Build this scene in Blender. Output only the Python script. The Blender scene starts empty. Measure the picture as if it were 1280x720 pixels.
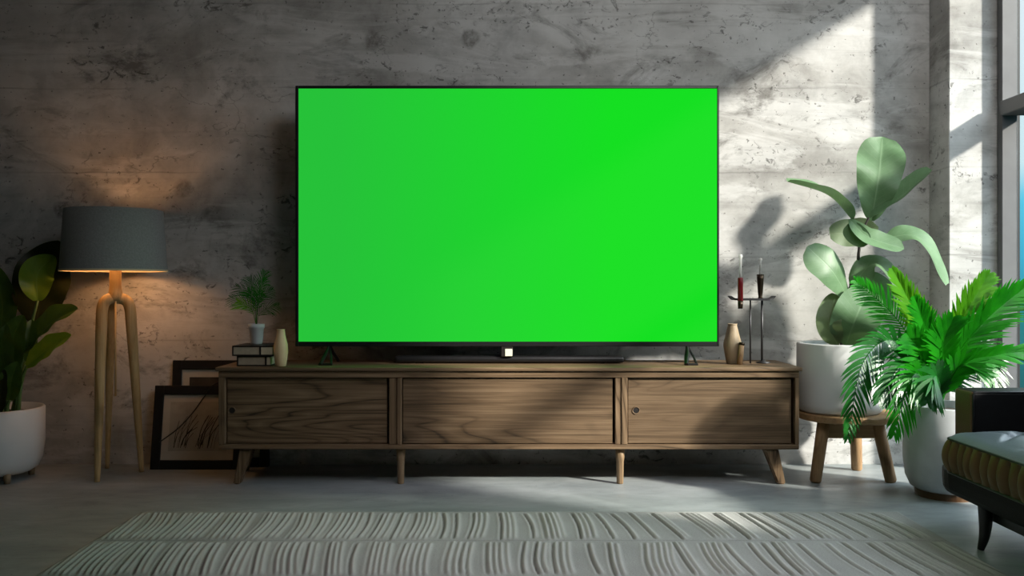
import bpy, bmesh, math, random
import numpy as np
from mathutils import Vector, Matrix
R = math.radians
random.seed(7)
sc = bpy.context.scene
C = sc.collection
F, H, HZ = 1077.0, 0.90, 360.0        # focal length in px, eye height, horizon row

def P(px, py, Y):                     # point of the room seen at that pixel, at depth Y
    return Vector(((px - 640) / F * Y, Y, H - (py - HZ) / F * Y))

# ------------------------------------------------------------------ nodes
class NT:
    def __init__(s, name):
        s.m = bpy.data.materials.new(name); s.m.use_nodes = True
        s.t = s.m.node_tree; s.t.nodes.clear()
        s.out = s.n('ShaderNodeOutputMaterial')
    def n(s, k, **kw):
        nd = s.t.nodes.new(k)
        for a, v in kw.items(): setattr(nd, a, v)
        return nd
    def l(s, a, b): s.t.links.new(a, b)
    def put(s, sock, v):
        if v is None: return
        if hasattr(v, 'is_output'): s.l(v, sock)
        else: sock.default_value = v
    def coord(s, kind='Object', scale=(1, 1, 1), loc=(0, 0, 0), rot=(0, 0, 0)):
        t = s.n('ShaderNodeTexCoord'); m = s.n('ShaderNodeMapping')
        m.inputs['Scale'].default_value = scale; m.inputs['Location'].default_value = loc; m.inputs['Rotation'].default_value = rot
        s.l(t.outputs[kind], m.inputs['Vector']); return m.outputs[0]
    def noise(s, vec, scale, detail=4, rough=.55, dist=0):
        n = s.n('ShaderNodeTexNoise'); s.l(vec, n.inputs['Vector'])
        n.inputs['Scale'].default_value = scale; n.inputs['Detail'].default_value = detail
        n.inputs['Roughness'].default_value = rough; n.inputs['Distortion'].default_value = dist
        return n.outputs[0]
    def ramp(s, fac, stops):
        r = s.n('ShaderNodeValToRGB'); e = r.color_ramp.elements
        while len(e) < len(stops): e.new(.5)
        for q, (p, c) in zip(e, stops):
            q.position = p; q.color = (c, c, c, 1) if not hasattr(c, '__len__') else (*c, 1)
        s.put(r.inputs[0], fac); return r.outputs[0]
    def math(s, op, a, b=None, clamp=False):
        m = s.n('ShaderNodeMath', operation=op, use_clamp=clamp)
        s.put(m.inputs[0], a)
        if b is not None: s.put(m.inputs[1], b)
        return m.outputs[0]
    def mix(s, fac, a, b, mode='MIX'):
        m = s.n('ShaderNodeMix', data_type='RGBA', blend_type=mode)
        s.put(m.inputs[0], fac); s.put(m.inputs[6], a if hasattr(a, 'is_output') else (*a, 1)); s.put(m.inputs[7], b if hasattr(b, 'is_output') else (*b, 1))
        return m.outputs[2]
    def bump(s, h, strength=.3, dist=.01):
        b = s.n('ShaderNodeBump'); b.inputs['Strength'].default_value = strength; b.inputs['Distance'].default_value = dist
        s.l(h, b.inputs['Height']); return b.outputs[0]
    def pbsdf(s, col, rough=.6, metal=0, normal=None, spec=.5, **kw):
        p = s.n('ShaderNodeBsdfPrincipled')
        s.put(p.inputs['Base Color'], col if hasattr(col, 'is_output') else (*col, 1))
        s.put(p.inputs['Roughness'], rough); p.inputs['Metallic'].default_value = metal
        p.inputs['Specular IOR Level'].default_value = spec
        if normal is not None: s.l(normal, p.inputs['Normal'])
        for k, v in kw.items(): s.put(p.inputs[k.replace('_', ' ')], v)
        return p.outputs[0]
    def done(s, sh): s.l(sh, s.out.inputs[0]); return s.m

def simple(name, col, rough=.6, metal=0, var=.12, scale=20, spec=.5, bump=0, **kw):
    t = NT(name); v = t.coord()
    nz = t.noise(v, scale, 4)
    c = t.mix(t.ramp(nz, [(.3, 0), (.7, 1)]), [x * (1 - var) for x in col], [min(1, x * (1 + var)) for x in col])
    return t.done(t.pbsdf(c, rough, metal, t.bump(nz, bump, .004) if bump else None, spec, **kw))

def concrete_wall(name, seed=0.0):
    t = NT(name); o = (seed, seed * .3, seed * .7)
    v = t.coord(loc=o); vs = t.coord(scale=(.8, .8, 3.2), loc=o); vf = t.coord(scale=(1, 1, 1.6), loc=o)
    big = t.noise(vf, .95, 7, .60, .4)
    base = t.ramp(big, [(.34, (.30, .288, .27)), (.46, (.45, .44, .42)), (.56, (.56, .555, .54)), (.70, (.68, .675, .66))])
    mott = t.ramp(t.noise(v, 4.5, 9, .68, .4), [(.34, .62), (.56, 1.0), (.7, 1.1)])
    base = t.mix(.75, base, mott, 'MULTIPLY')
    # pale smears of plaster skim with torn edges
    sk = t.ramp(t.noise(vs, 1.25, 10, .64, .9), [(.50, 0), (.57, 1)])
    base = t.mix(t.math('MULTIPLY', sk, .45), base, (.70, .695, .68))
    st = t.ramp(t.noise(t.coord(scale=(.35, 1, 10), loc=o), 2.0, 8, .7, .3), [(.30, .6), (.46, 1)])
    base = t.mix(.45, base, st, 'MULTIPLY')
    # dark stains
    bl = t.ramp(t.noise(vf, 1.9, 11, .70, .8), [(.55, 0), (.66, 1)])
    base = t.mix(t.math('MULTIPLY', bl, .75), base, (.115, .108, .098))
    # round worn spots
    vr = t.n('ShaderNodeTexVoronoi', feature='F1'); vr.inputs['Scale'].default_value = 2.1; vr.inputs['Randomness'].default_value = 1
    dw = t.n('ShaderNodeMix', data_type='VECTOR'); dn = t.n('ShaderNodeTexNoise'); dn.inputs['Scale'].default_value = 7; dn.inputs['Detail'].default_value = 5
    t.l(v, dn.inputs['Vector']); dw.inputs[0].default_value = .08; t.l(v, dw.inputs[4]); t.l(dn.outputs[1], dw.inputs[5]); t.l(dw.outputs[1], vr.inputs['Vector'])
    spot = t.ramp(vr.outputs[0], [(.075, 1), (.11, 0)])
    sp_n = t.ramp(t.noise(v, 30, 4, .7), [(.38, .35), (.6, 1)])
    base = t.mix(t.math('MULTIPLY', t.math('MULTIPLY', spot, sp_n), .75), base, (.14, .13, .118))
    # pits gathered in clusters
    cl = t.ramp(t.noise(vf, 2.4, 5, .65), [(.475, 0), (.59, 1)])
    pits = t.ramp(t.noise(t.coord(scale=(1, 1, 1.35), loc=o), 19, 9, .70, .8), [(.56, 0), (.615, 1)])
    pit = t.math('MULTIPLY', cl, pits)
    dots = t.ramp(t.noise(v, 48, 2, .5), [(.69, 0), (.72, 1)])
    pit = t.math('MAXIMUM', pit, t.math('MULTIPLY', dots, .8))
    # hairline cracks
    vo = t.n('ShaderNodeTexVoronoi', feature='DISTANCE_TO_EDGE'); vo.inputs['Scale'].default_value = 2.6
    mm = t.n('ShaderNodeMix', data_type='VECTOR'); nn = t.n('ShaderNodeTexNoise'); nn.inputs['Scale'].default_value = 5; nn.inputs['Detail'].default_value = 8
    t.l(vf, nn.inputs['Vector']); mm.inputs[0].default_value = .35; t.l(vf, mm.inputs[4]); t.l(nn.outputs[1], mm.inputs[5]); t.l(mm.outputs[1], vo.inputs['Vector'])
    crack = t.math('MULTIPLY', t.ramp(vo.outputs[0], [(.0, 1), (.010, 0)]), t.ramp(t.noise(v, 1.9, 3), [(.52, 0), (.6, 1)]))
    pit = t.math('MAXIMUM', pit, t.math('MULTIPLY', crack, .7))
    base = t.mix(t.math('MULTIPLY', pit, .74), base, (.05, .047, .042))
    # faint board joints
    sp = t.n('ShaderNodeSeparateXYZ'); t.l(t.coord(), sp.inputs[0])
    z = t.math('ADD', sp.outputs[2], t.math('MULTIPLY', t.noise(v, 3, 4), .03))
    fr = t.math('ABSOLUTE', t.math('SUBTRACT', t.math('FRACT', t.math('DIVIDE', z, .43)), .5))
    jl = t.math('MULTIPLY', t.ramp(fr, [(.0, 1), (.014, 0)]), t.ramp(t.noise(vs, 2.5, 5), [(.42, 0), (.62, 1)]))
    base = t.mix(t.math('MULTIPLY', jl, .45), base, (.10, .095, .09))
    hgt = t.math('SUBTRACT', t.noise(vs, 7, 6, .55), t.math('MULTIPLY', pit, 1.3))
    return t.done(t.pbsdf(base, .85, 0, t.bump(hgt, .18, .010), .25))

def floor_mat():
    t = NT('polished_concrete'); v = t.coord(); vx = t.coord(scale=(1, 2.2, 1))
    a = t.noise(vx, 1.3, 9, .62, .6)
    c = t.ramp(a, [(.3, (.19, .215, .22)), (.5, (.29, .32, .325)), (.7, (.38, .405, .41))])
    b = t.ramp(t.noise(vx, 5, 8, .7, 1), [(.35, .7), (.55, 1)])
    c = t.mix(.6, c, b, 'MULTIPLY')
    d = t.ramp(t.noise(v, 60, 2), [(.70, 0), (.73, 1)])
    c = t.mix(t.math('MULTIPLY', d, .6), c, (.04, .04, .04))
    r = t.ramp(t.noise(vx, 3, 6), [(.3, .34), (.7, .55)])
    return t.done(t.pbsdf(c, r, 0, t.bump(a, .12, .01), .5))

def wood(name, dark, mid, light, scale=(1, 1, 1), ring=9.0, rough=.55, loc=(0, 0, 0), axis='X'):
    t = NT(name)
    st = {'X': (.22, 3.2, 3.2), 'Y': (3, .35, 3), 'Z': (3, 3, .35)}[axis]
    fi = {'X': (1.2, 60, 60), 'Y': (60, 1.2, 60), 'Z': (60, 60, 1.2)}[axis]
    v = t.coord(scale=tuple(a * b for a, b in zip(st, scale)), loc=loc)
    n0 = t.noise(v, 1.5, 2.5, .45, .25)
    rings = t.math('FRACT', t.math('MULTIPLY', n0, ring * 2.6))
    tri = t.math('ABSOLUTE', t.math('SUBTRACT', t.math('MULTIPLY', rings, 2), 1))
    ln = t.ramp(tri, [(0, 0), (.22, .62), (.6, .8), (1, 1)])
    amt = t.ramp(t.noise(t.coord(scale=tuple(a * .6 for a in st), loc=loc), 1.6, 3), [(.36, .12), (.62, 1)])
    fine = t.noise(t.coord(scale=fi, loc=loc), 2.5, 6, .65)
    fine2 = t.noise(t.coord(scale=tuple(a * .35 for a in fi), loc=loc), 2.5, 5, .6)
    f = t.math('ADD', t.math('ADD', t.math('MULTIPLY', t.math('MULTIPLY', t.math('SUBTRACT', ln, .7), amt), .36), t.math('MULTIPLY', fine, .55)), t.math('MULTIPLY', fine2, .50))
    c = t.ramp(f, [(.28, dark), (.52, mid), (.80, light)])
    kn = t.ramp(t.noise(t.coord(scale=(1, 1, 1.4), loc=loc), 3.2, 2), [(.30, .55), (.40, 1)])
    c = t.mix(.6, c, kn, 'MULTIPLY')
    return t.done(t.pbsdf(c, rough, 0, t.bump(f, .25, .004), .35))

def leaf_mat(name, a, b, rib, trans=.25, rough=.45, stripes=0):
    t = NT(name)
    uv = t.coord('UV'); sp = t.n('ShaderNodeSeparateXYZ'); t.l(uv, sp.inputs[0])
    d = t.math('ABSOLUTE', t.math('SUBTRACT', sp.outputs[0], .5))
    nz = t.noise(t.coord(), 9, 4)
    c = t.mix(t.ramp(nz, [(.35, 0), (.65, 1)]), a, b)
    ribf = t.ramp(d, [(.0, 1), (.03, 0)])
    vv = t.math('ABSOLUTE', t.math('SUBTRACT', t.math('FRACT', t.math('MULTIPLY', t.math('SUBTRACT', sp.outputs[1], t.math('MULTIPLY', d, .35)), 11.0)), .5))
    veins = t.math('MULTIPLY', t.ramp(vv, [(.0, 1), (.07, 0)]), .16)
    c = t.mix(t.math('MAXIMUM', t.math('MULTIPLY', ribf, .5), veins), c, rib)
    h = t.math('ADD', t.math('MULTIPLY', ribf, -.8), t.math('MULTIPLY', veins, -1.2))
    nrm = t.bump(h, .25, .003)
    p = t.pbsdf(c, rough, 0, nrm, .4)
    tr = t.n('ShaderNodeBsdfTranslucent'); t.put(tr.inputs[0], t.mix(.5, c, (b[0] * 1.3, b[1] * 1.5, b[2] * .6)))
    mx = t.n('ShaderNodeMixShader'); mx.inputs[0].default_value = trans
    t.l(p, mx.inputs[1]); t.l(tr.outputs[0], mx.inputs[2])
    return t.done(mx.outputs[0])

def glass_mat(name, col=(1, 1, 1), rough=.0, fac=.1):
    t = NT(name)
    tr = t.n('ShaderNodeBsdfTransparent'); tr.inputs[0].default_value = (*col, 1)
    g = t.n('ShaderNodeBsdfGlossy'); g.inputs['Roughness'].default_value = rough
    mx = t.n('ShaderNodeMixShader'); mx.inputs[0].default_value = fac
    t.l(tr.outputs[0], mx.inputs[1]); t.l(g.outputs[0], mx.inputs[2])
    return t.done(mx.outputs[0])

def emit_mat(name, col, strength, base=(0, 0, 0), rough=.3):
    t = NT(name)
    return t.done(t.pbsdf(base, rough, 0, None, .3, Emission_Color=(*col, 1), Emission_Strength=strength))

def rug_mat():
    t = NT('woven_wool')
    at = t.n('ShaderNodeAttribute', attribute_name='relief_shade')
    v = t.coord(scale=(1, 1, 0))
    weave = t.noise(t.coord(scale=(1, 2.2, 0)), 160, 2, .6)
    mot = t.noise(v, 2.5, 5)
    c = t.mix(t.ramp(mot, [(.3, 0), (.7, 1)]), (.33, .333, .322), (.44, .44, .425))
    c = t.mix(t.math('MULTIPLY', t.ramp(weave, [(.35, 1), (.6, 0)]), .45), c, (.22, .22, .205))
    sp = t.n('ShaderNodeSeparateColor'); t.l(at.outputs['Color'], sp.inputs[0])
    c = t.mix(t.math('MULTIPLY', sp.outputs[0], .95), c, (.045, .043, .041))  # dark grooves and pale ridges paint the relief's shading into the colour
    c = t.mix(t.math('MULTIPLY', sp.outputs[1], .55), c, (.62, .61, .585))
    return t.done(t.pbsdf(c, .95, 0, t.bump(weave, .5, .004), .1))

def leather(name, col, rough=.35, spec=.5):
    t = NT(name); v = t.coord()
    vo = t.n('ShaderNodeTexVoronoi'); vo.inputs['Scale'].default_value = 170; t.l(v, vo.inputs['Vector'])
    nz = t.noise(v, 6, 5)
    c = t.mix(nz, [x * .7 for x in col], [x * 1.3 for x in col])
    return t.done(t.pbsdf(c, rough, 0, t.bump(t.math('ADD', vo.outputs[0], nz), .12, .003), spec))

def art_mat():
    t = NT('sketched_print')
    v = t.coord(scale=(1, 1, 1))
    bg = t.ramp(t.noise(v, 7, 6, .6, 1), [(.3, (.30, .27, .22)), (.7, (.46, .42, .35))])
    return t.done(t.pbsdf(bg, .5))

M = {}
M['wall'] = concrete_wall('weathered_concrete', 3.1)
M['pillar'] = concrete_wall('pillar_concrete', 11.7)
M['floor'] = floor_mat()
M['paint'] = simple('grey_plaster', (.25, .21, .23), .9, scale=4)
D, Md, L = (.040, .026, .014), (.158, .100, .054), (.31, .212, .125)
M['wood'] = wood('dark_oak', D, Md, L)
M['door1'] = wood('dark_oak_board', D, Md, L, ring=9, loc=(1.3, 0, .4), scale=(1.3, 1, 1))
M['door2'] = wood('dark_oak_board_wide_dimmed', *[[q * .84 for q in k] for k in (D, Md, L)], ring=8, loc=(4.1, 2, .9), scale=(1.2, 1, 1))  # same oak, colour darkened to hold down the sun on this door
M['door3'] = wood('dark_oak_board_knotty_dimmed', *[[q * .76 for q in k] for k in (D, Md, L)], ring=9, loc=(7.7, 1, .2), scale=(1.3, 1, 1))  # oak darkened further in colour where the sun hits the right door
M['woodz'] = wood('dark_oak_upright', D, Md, L, axis='Z')
M['dowel'] = wood('pale_oak_dowel', (.12, .075, .04), (.27, .18, .10), (.36, .25, .15), axis='Z', ring=4)
M['ash'] = wood('honey_ash', (.34, .215, .085), (.54, .37, .17), (.64, .46, .24), axis='Z', ring=4, rough=.45)
M['stool'] = wood('warm_oak', (.20, .115, .055), (.36, .22, .11), (.47, .30, .16), axis='Z', ring=5)
M['stooltop'] = wood('warm_oak_seat', (.20, .115, .055), (.36, .22, .11), (.47, .30, .16), axis='X', ring=5)
M['black'] = simple('black_plastic', (.008, .008, .009), .4, var=.2, scale=40)
M['gunmetal'] = simple('gunmetal', (.05, .05, .052), .4, .6)
M['frame'] = simple('grey_window_metal', (.12, .118, .12), .5, 0, scale=8)
M['frame_dark'] = simple('black_window_gasket', (.006, .006, .006), .5)
M['glass'] = glass_mat('window_glass', (.98, 1, 1), 0, .03)
def taper_mat():
    t = NT('frosted_taper'); tr = t.n('ShaderNodeBsdfTransparent'); mx = t.n('ShaderNodeMixShader'); mx.inputs[0].default_value = .6
    t.l(tr.outputs[0], mx.inputs[1]); t.l(t.pbsdf((.72, .72, .70), .25), mx.inputs[2]); return t.done(mx.outputs[0])
M['taper'] = taper_mat()
def screen_mat():
    t = NT('green_screen'); sp = t.n('ShaderNodeSeparateXYZ'); t.l(t.coord(), sp.inputs[0])
    c = t.ramp(t.math('ADD', t.math('MULTIPLY', sp.outputs[0], .5), .5), [(.1, (.019, .53, .040)), (.75, (.006, .74, .014))])  # emission dims leftward, painting the window light's falloff into the screen
    return t.done(t.pbsdf((.004, .004, .004), .22, 0, None, .0, Emission_Color=c, Emission_Strength=1.0))
M['screen'] = screen_mat()
M['ceramic'] = simple('white_ceramic', (.66, .66, .655), .5, var=.04, scale=5)
M['ceramic_dim'] = simple('grey_white_ceramic', (.55, .57, .58), .5, var=.05)
M['soil'] = simple('potting_soil', (.03, .02, .013), .95, var=.5, scale=60, bump=.8)
M['shade'] = simple('grey_linen', (.29, .295, .285), .9, var=.12, scale=130, bump=.3)
M['shade_in'] = simple('cream_shade_lining', (.75, .62, .40), .8, var=.03)
M['bulb'] = emit_mat('warm_bulb', (1, .66, .30), 12)
M['cream'] = wood('turned_pale_wood', (.56, .40, .22), (.74, .56, .32), (.80, .64, .40), axis='Z', ring=3)
M['tan'] = wood('tan_stoneware', (.22, .165, .10), (.33, .255, .165), (.40, .31, .20), axis='Z', ring=2)
M['page'] = simple('book_pages', (.44, .37, .27), .9, var=.1, scale=50)
M['page2'] = simple('pale_book_pages', (.62, .54, .38), .9, var=.08, scale=50)
M['cover'] = simple('black_book_cover', (.012, .009, .008), .5)
M['red'] = simple('red_lacquer', (.20, .008, .012), .35)
M['bronze'] = simple('dark_bronze', (.05, .035, .022), .35, .7)
M['rubber'] = leaf_mat('grey_green_leaf', (.095, .18, .085), (.15, .26, .135), (.25, .37, .22), .16, .45)
M['rubber_dark'] = leaf_mat('olive_leaf', (.12, .17, .09), (.17, .24, .12), (.26, .32, .19), .2, .5)
M['stem'] = simple('dark_twig', (.02, .016, .012), .7)
M['stemg'] = simple('green_stalk', (.09, .16, .04), .5)
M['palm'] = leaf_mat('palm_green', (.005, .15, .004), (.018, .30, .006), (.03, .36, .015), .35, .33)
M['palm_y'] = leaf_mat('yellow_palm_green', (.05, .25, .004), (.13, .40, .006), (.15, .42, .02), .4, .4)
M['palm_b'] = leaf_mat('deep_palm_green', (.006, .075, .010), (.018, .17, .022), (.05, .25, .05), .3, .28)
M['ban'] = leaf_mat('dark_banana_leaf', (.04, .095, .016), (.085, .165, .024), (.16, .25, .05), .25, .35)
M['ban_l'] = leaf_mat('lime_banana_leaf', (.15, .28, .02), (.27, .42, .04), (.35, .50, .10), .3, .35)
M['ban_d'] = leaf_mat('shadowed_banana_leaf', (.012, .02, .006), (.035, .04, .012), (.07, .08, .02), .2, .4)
M['rug'] = rug_mat()
M['leather'] = leather('charcoal_leather', (.007, .0068, .007), .5, .12)
M['leather_br'] = leather('brown_leather', (.13, .065, .028))
M['seat'] = leather('skylit_leather', (.12, .15, .17), .38)  # seat leather with the blue sheen of the sky put into its colour
M['band'] = leather('olive_tan_leather', (.15, .095, .032), .5, .3)
M['mat'] = simple('cream_picture_mount', (.50, .46, .39), .9, var=.05)
M['art'] = art_mat()
M['art_dark'] = simple('brown_print', (.05, .04, .03), .8, var=.4, scale=12)
M['ink'] = simple('charcoal_ink', (.02, .017, .014), .9)
M['pframe'] = simple('black_frame_wood', (.006, .005, .005), .5)
M['label_lit'] = emit_mat('pale_indicator', (.8, .8, .55), .55, (.5, .5, .4))

# ------------------------------------------------------------------ mesh helpers
ORG = {}
def empty(name, loc, label, cat, group=None):
    o = bpy.data.objects.new(name, None); C.objects.link(o); o.location = loc
    o.empty_display_size = .1
    o['label'] = label; o['category'] = cat
    if group: o['group'] = group
    ORG[o.name] = Vector(loc); return o

def obj(name, bm, mat, parent=None, loc=None, smooth=False, label=None):
    off = ORG[parent.name] if parent else Vector(loc or (0, 0, 0))
    bmesh.ops.translate(bm, verts=bm.verts[:], vec=-off)
    bmesh.ops.recalc_face_normals(bm, faces=bm.faces[:])
    me = bpy.data.meshes.new(name); bm.to_mesh(me); bm.free()
    for m in (mat if isinstance(mat, (list, tuple)) else [mat]): me.materials.append(m)
    if smooth:
        for p in me.polygons: p.use_smooth = True
    o = bpy.data.objects.new(name, me); C.objects.link(o)
    if parent: o.parent = parent
    else: o.location = off
    ORG[o.name] = off
    if label: o['label'] = label
    return o
def tag(o, label, cat, group=None):
    o['label'] = label; o['category'] = cat
    if group: o['group'] = group
    return o
def struct(o): o['kind'] = 'structure'; return o

def NB(): return bmesh.new()
def box(bm, x0, x1, y0, y1, z0, z1, bev=0, seg=2):
    g = bmesh.ops.create_cube(bm, size=1)['verts']
    bmesh.ops.scale(bm, verts=g, vec=(x1 - x0, y1 - y0, z1 - z0))
    bmesh.ops.translate(bm, verts=g, vec=((x0 + x1) / 2, (y0 + y1) / 2, (z0 + z1) / 2))
    if bev:
        es = list({e for v in g for e in v.link_edges})
        bmesh.ops.bevel(bm, geom=es, offset=bev, segments=seg, affect='EDGES', profile=.5)
    return bm
def lathe(bm, prof, cx, cy, n=40, cap=True):
    rings = []
    for r, z in prof:
        if r < 1e-6: rings.append([bm.verts.new((cx, cy, z))])
        else: rings.append([bm.verts.new((cx + r * math.cos(2 * math.pi * k / n), cy + r * math.sin(2 * math.pi * k / n), z)) for k in range(n)])
    for a, b in zip(rings, rings[1:]):
        for k in range(n):
            q = [a[k % len(a)], a[(k + 1) % n % len(a)], b[(k + 1) % n % len(b)], b[k % len(b)]]
            u = []
            for v in q:
                if v not in u: u.append(v)
            if len(u) > 2: bm.faces.new(u)
    if cap:
        for rg in (rings[0], rings[-1]):
            if len(rg) > 2: bm.faces.new(rg)
    return bm
def smoothpath(pts, n=8):
    pts = [Vector(p) for p in pts]
    if len(pts) < 3: return [pts[0].lerp(pts[-1], k / n) for k in range(n + 1)]
    q = [pts[0] * 2 - pts[1]] + pts + [pts[-1] * 2 - pts[-2]]
    out = []
    for i in range(1, len(q) - 2):
        a, b, c, d = q[i - 1:i + 3]
        for k in range(n):
            t = k / n
            out.append(.5 * ((2 * b) + (c - a) * t + (2 * a - 5 * b + 4 * c - d) * t * t + (3 * b - a - 3 * c + d) * t ** 3))
    out.append(pts[-1]); return out
def tube(bm, pts, rad, n=12, cap=True):
    pts = [Vector(p) for p in pts]; N = len(pts)
    rs = rad if hasattr(rad, '__len__') else [rad, rad]
    rings = []; up = None
    for i, p in enumerate(pts):
        t = (pts[min(i + 1, N - 1)] - pts[max(i - 1, 0)]).normalized()
        if up is None:
            up = Vector((0, 0, 1)) if abs(t.z) < .9 else Vector((1, 0, 0))
        a = (up - t * up.dot(t)).normalized(); b = t.cross(a); up = a
        f = i / (N - 1) * (len(rs) - 1); k = min(int(f), len(rs) - 2); r = rs[k] + (rs[k + 1] - rs[k]) * (f - k)
        rings.append([bm.verts.new(p + a * r * math.cos(2 * math.pi * j / n) + b * r * math.sin(2 * math.pi * j / n)) for j in range(n)])
    for a, b in zip(rings, rings[1:]):
        for j in range(n): bm.faces.new((a[j], a[(j + 1) % n], b[(j + 1) % n], b[j]))
    if cap: bm.faces.new(rings[0][::-1]); bm.faces.new(rings[-1])
    return bm

def blade(bm, pts, width, normal, n=18, m=10, fold=.15, cup=0, prof=None, wave=0, twist=0):
    """leaf sheet along pts (base -> tip); normal = side the upper face points to"""
    path = smoothpath(pts, max(4, n // (len(pts) - 1)))
    uvl = bm.loops.layers.uv.verify()
    N = len(path); rows = []; nh = Vector(normal).normalized()
    prof = prof or (lambda t: (math.sin(math.pi * min(1, t * .96 + .03)) ** .62) * (1 - .12 * t))
    for i, p in enumerate(path):
        t = i / (N - 1)
        tg = (path[min(i + 1, N - 1)] - path[max(i - 1, 0)]).normalized()
        s = tg.cross(nh)
        if s.length < 1e-4: s = Vector((1, 0, 0))
        s.normalize(); nn = s.cross(tg).normalized()
        if twist:
            q = Matrix.Rotation(twist * t, 3, tg); s = q @ s; nn = q @ nn
        w = width / 2 * max(0.0, prof(t)); row = []
        for j in range(m + 1):
            u = j / m * 2 - 1
            z = fold * abs(u) * w + cup * u * u * w + wave * math.sin(t * 17 + u * 2) * w * abs(u) * .15
            row.append(bm.verts.new(p + s * u * w * math.cos(fold * .6) + nn * z))
        rows.append(row)
    for i in range(N - 1):
        for j in range(m):
            f = bm.faces.new((rows[i][j], rows[i][j + 1], rows[i + 1][j + 1], rows[i + 1][j]))
            for lp, (jj, ii) in zip(f.loops, ((j, i), (j + 1, i), (j + 1, i + 1), (j, i + 1))):
                lp[uvl].uv = (jj / m, ii / (N - 1))
    return bm

def frond(bm, pts, length, normal=(0, -1, .3), pairs=30, wid=.010, ang=48, droop=.25, r=.004, start=.18, rnd=random):
    path = smoothpath(pts, 16); N = len(path)
    tube(bm, path, [r, r * .3], 6)
    uvl = bm.loops.layers.uv.verify(); nh = Vector(normal).normalized()
    for k in range(pairs):
        t = start + (1 - start) * k / (pairs - 1)
        i = min(N - 2, int(t * (N - 1))); p = path[i].lerp(path[i + 1], t * (N - 1) - i)
        tg = (path[min(i + 2, N - 1)] - path[max(i - 1, 0)]).normalized()
        s = tg.cross(nh).normalized()
        q = (t - start) / (1 - start)
        ln = length * (math.sin(math.pi * (.16 + .80 * q)) ** .7)
        for sg in (-1, 1):
            a = R(ang * (1 - .45 * q) + rnd.uniform(-5, 5))
            d = (s * sg * math.sin(a) + tg * math.cos(a) + nh * rnd.uniform(.05, .22)).normalized()
            l2 = ln * rnd.uniform(.88, 1.08); seg = 4; vs = []
            side = d.cross(nh).normalized()
            for e in range(seg + 1):
                f = e / seg
                c = p + d * l2 * f + Vector((0, 0, -droop * l2 * f * f))
                w = wid * (.45 + 1.1 * f) * (1 - f) ** .55 if e < seg else 0
                w = max(w, .0004)
                vs.append((bm.verts.new(c - side * w), bm.verts.new(c + side * w + nh * w * .3)))
            for e in range(seg):
                fc = bm.faces.new((vs[e][0], vs[e][1], vs[e + 1][1], vs[e + 1][0]))
                for lp, u in zip(fc.loops, ((.2, e / seg), (.45, e / seg), (.45, (e + 1) / seg), (.2, (e + 1) / seg))): lp[uvl].uv = u
    return bm

# ------------------------------------------------------------------ room
YB, XR, XL, YF, ZC = 4.40, 2.38, -3.3, -1.6, 3.05
struct(obj('floor', box(NB(), XL - .2, XR + .25, YF - .2, YB + .2, -.12, 0), M['floor']))
struct(obj('ceiling', box(NB(), XL - .2, XR + .25, YF - .2, YB + .2, ZC, ZC + .12), M['paint']))
struct(obj('wall_back', box(NB(), XL - .2, XR + .083, YB, YB + .2, 0, ZC), M['wall']))
struct(obj('wall_left', box(NB(), XL - .2, XL, YF, YB, 0, ZC), M['paint']))
struct(obj('wall_front', box(NB(), XL, XR, YF - .2, YF, 0, ZC), M['paint']))
WY0, WY1, WZ0, WZ1 = 2.00, 4.20, .06, 2.84
wb = NB()
box(wb, XR, XR + .25, YF - .2, WY0, 0, ZC)
box(wb, XR, XR + .25, WY0, YB, 0, WZ0)
box(wb, XR, XR + .25, WY0, YB, WZ1, ZC)
box(wb, XR, XR + .083, WY1, YB, WZ0, WZ1)
struct(obj('wall_right', wb, M['paint']))
struct(obj('trim_1', box(NB(), 2.13, XR, 4.20, YB, 0, ZC, .004, 1), M['pillar'], label='concrete pillar in the right corner beside the window'))
# window
w = bpy.data.objects.new('window_1', None); C.objects.link(w); w.location = (XR, 3.1, WZ0); ORG['window_1'] = Vector(w.location); struct(w)
fb = NB()
box(fb, XR - .020, XR + .055, 4.150, 4.190, WZ0, WZ1, .003, 1)
box(fb, XR, XR + .11, WY0, WY0 + .08, WZ0, WZ1, .004, 1)
box(fb, XR, XR + .11, WY0 + .08, 4.150, WZ1 - .05, WZ1, .004, 1)
box(fb, XR, XR + .11, WY0 + .08, 4.150, WZ0, WZ0 + .07, .004, 1)
obj('window_frame', fb, M['frame'], w)
obj('transom', box(NB(), XR - .03, XR + .10, WY0 + .08, 4.150, 1.73, 1.80, .004, 1), M['frame'], w)
obj('gasket', box(NB(), XR - .012, XR + .09, 4.190, 4.20, WZ0, WZ1), M['frame_dark'], w)
obj('window_pane', box(NB(), XR + .05, XR + .056, WY0 + .08, 4.150, WZ0 + .07, 1.73), M['glass'], w)
obj('window_pane', box(NB(), XR + .05, XR + .056, WY0 + .08, 4.150, 1.80, WZ1 - .05), M['glass'], w)

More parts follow.
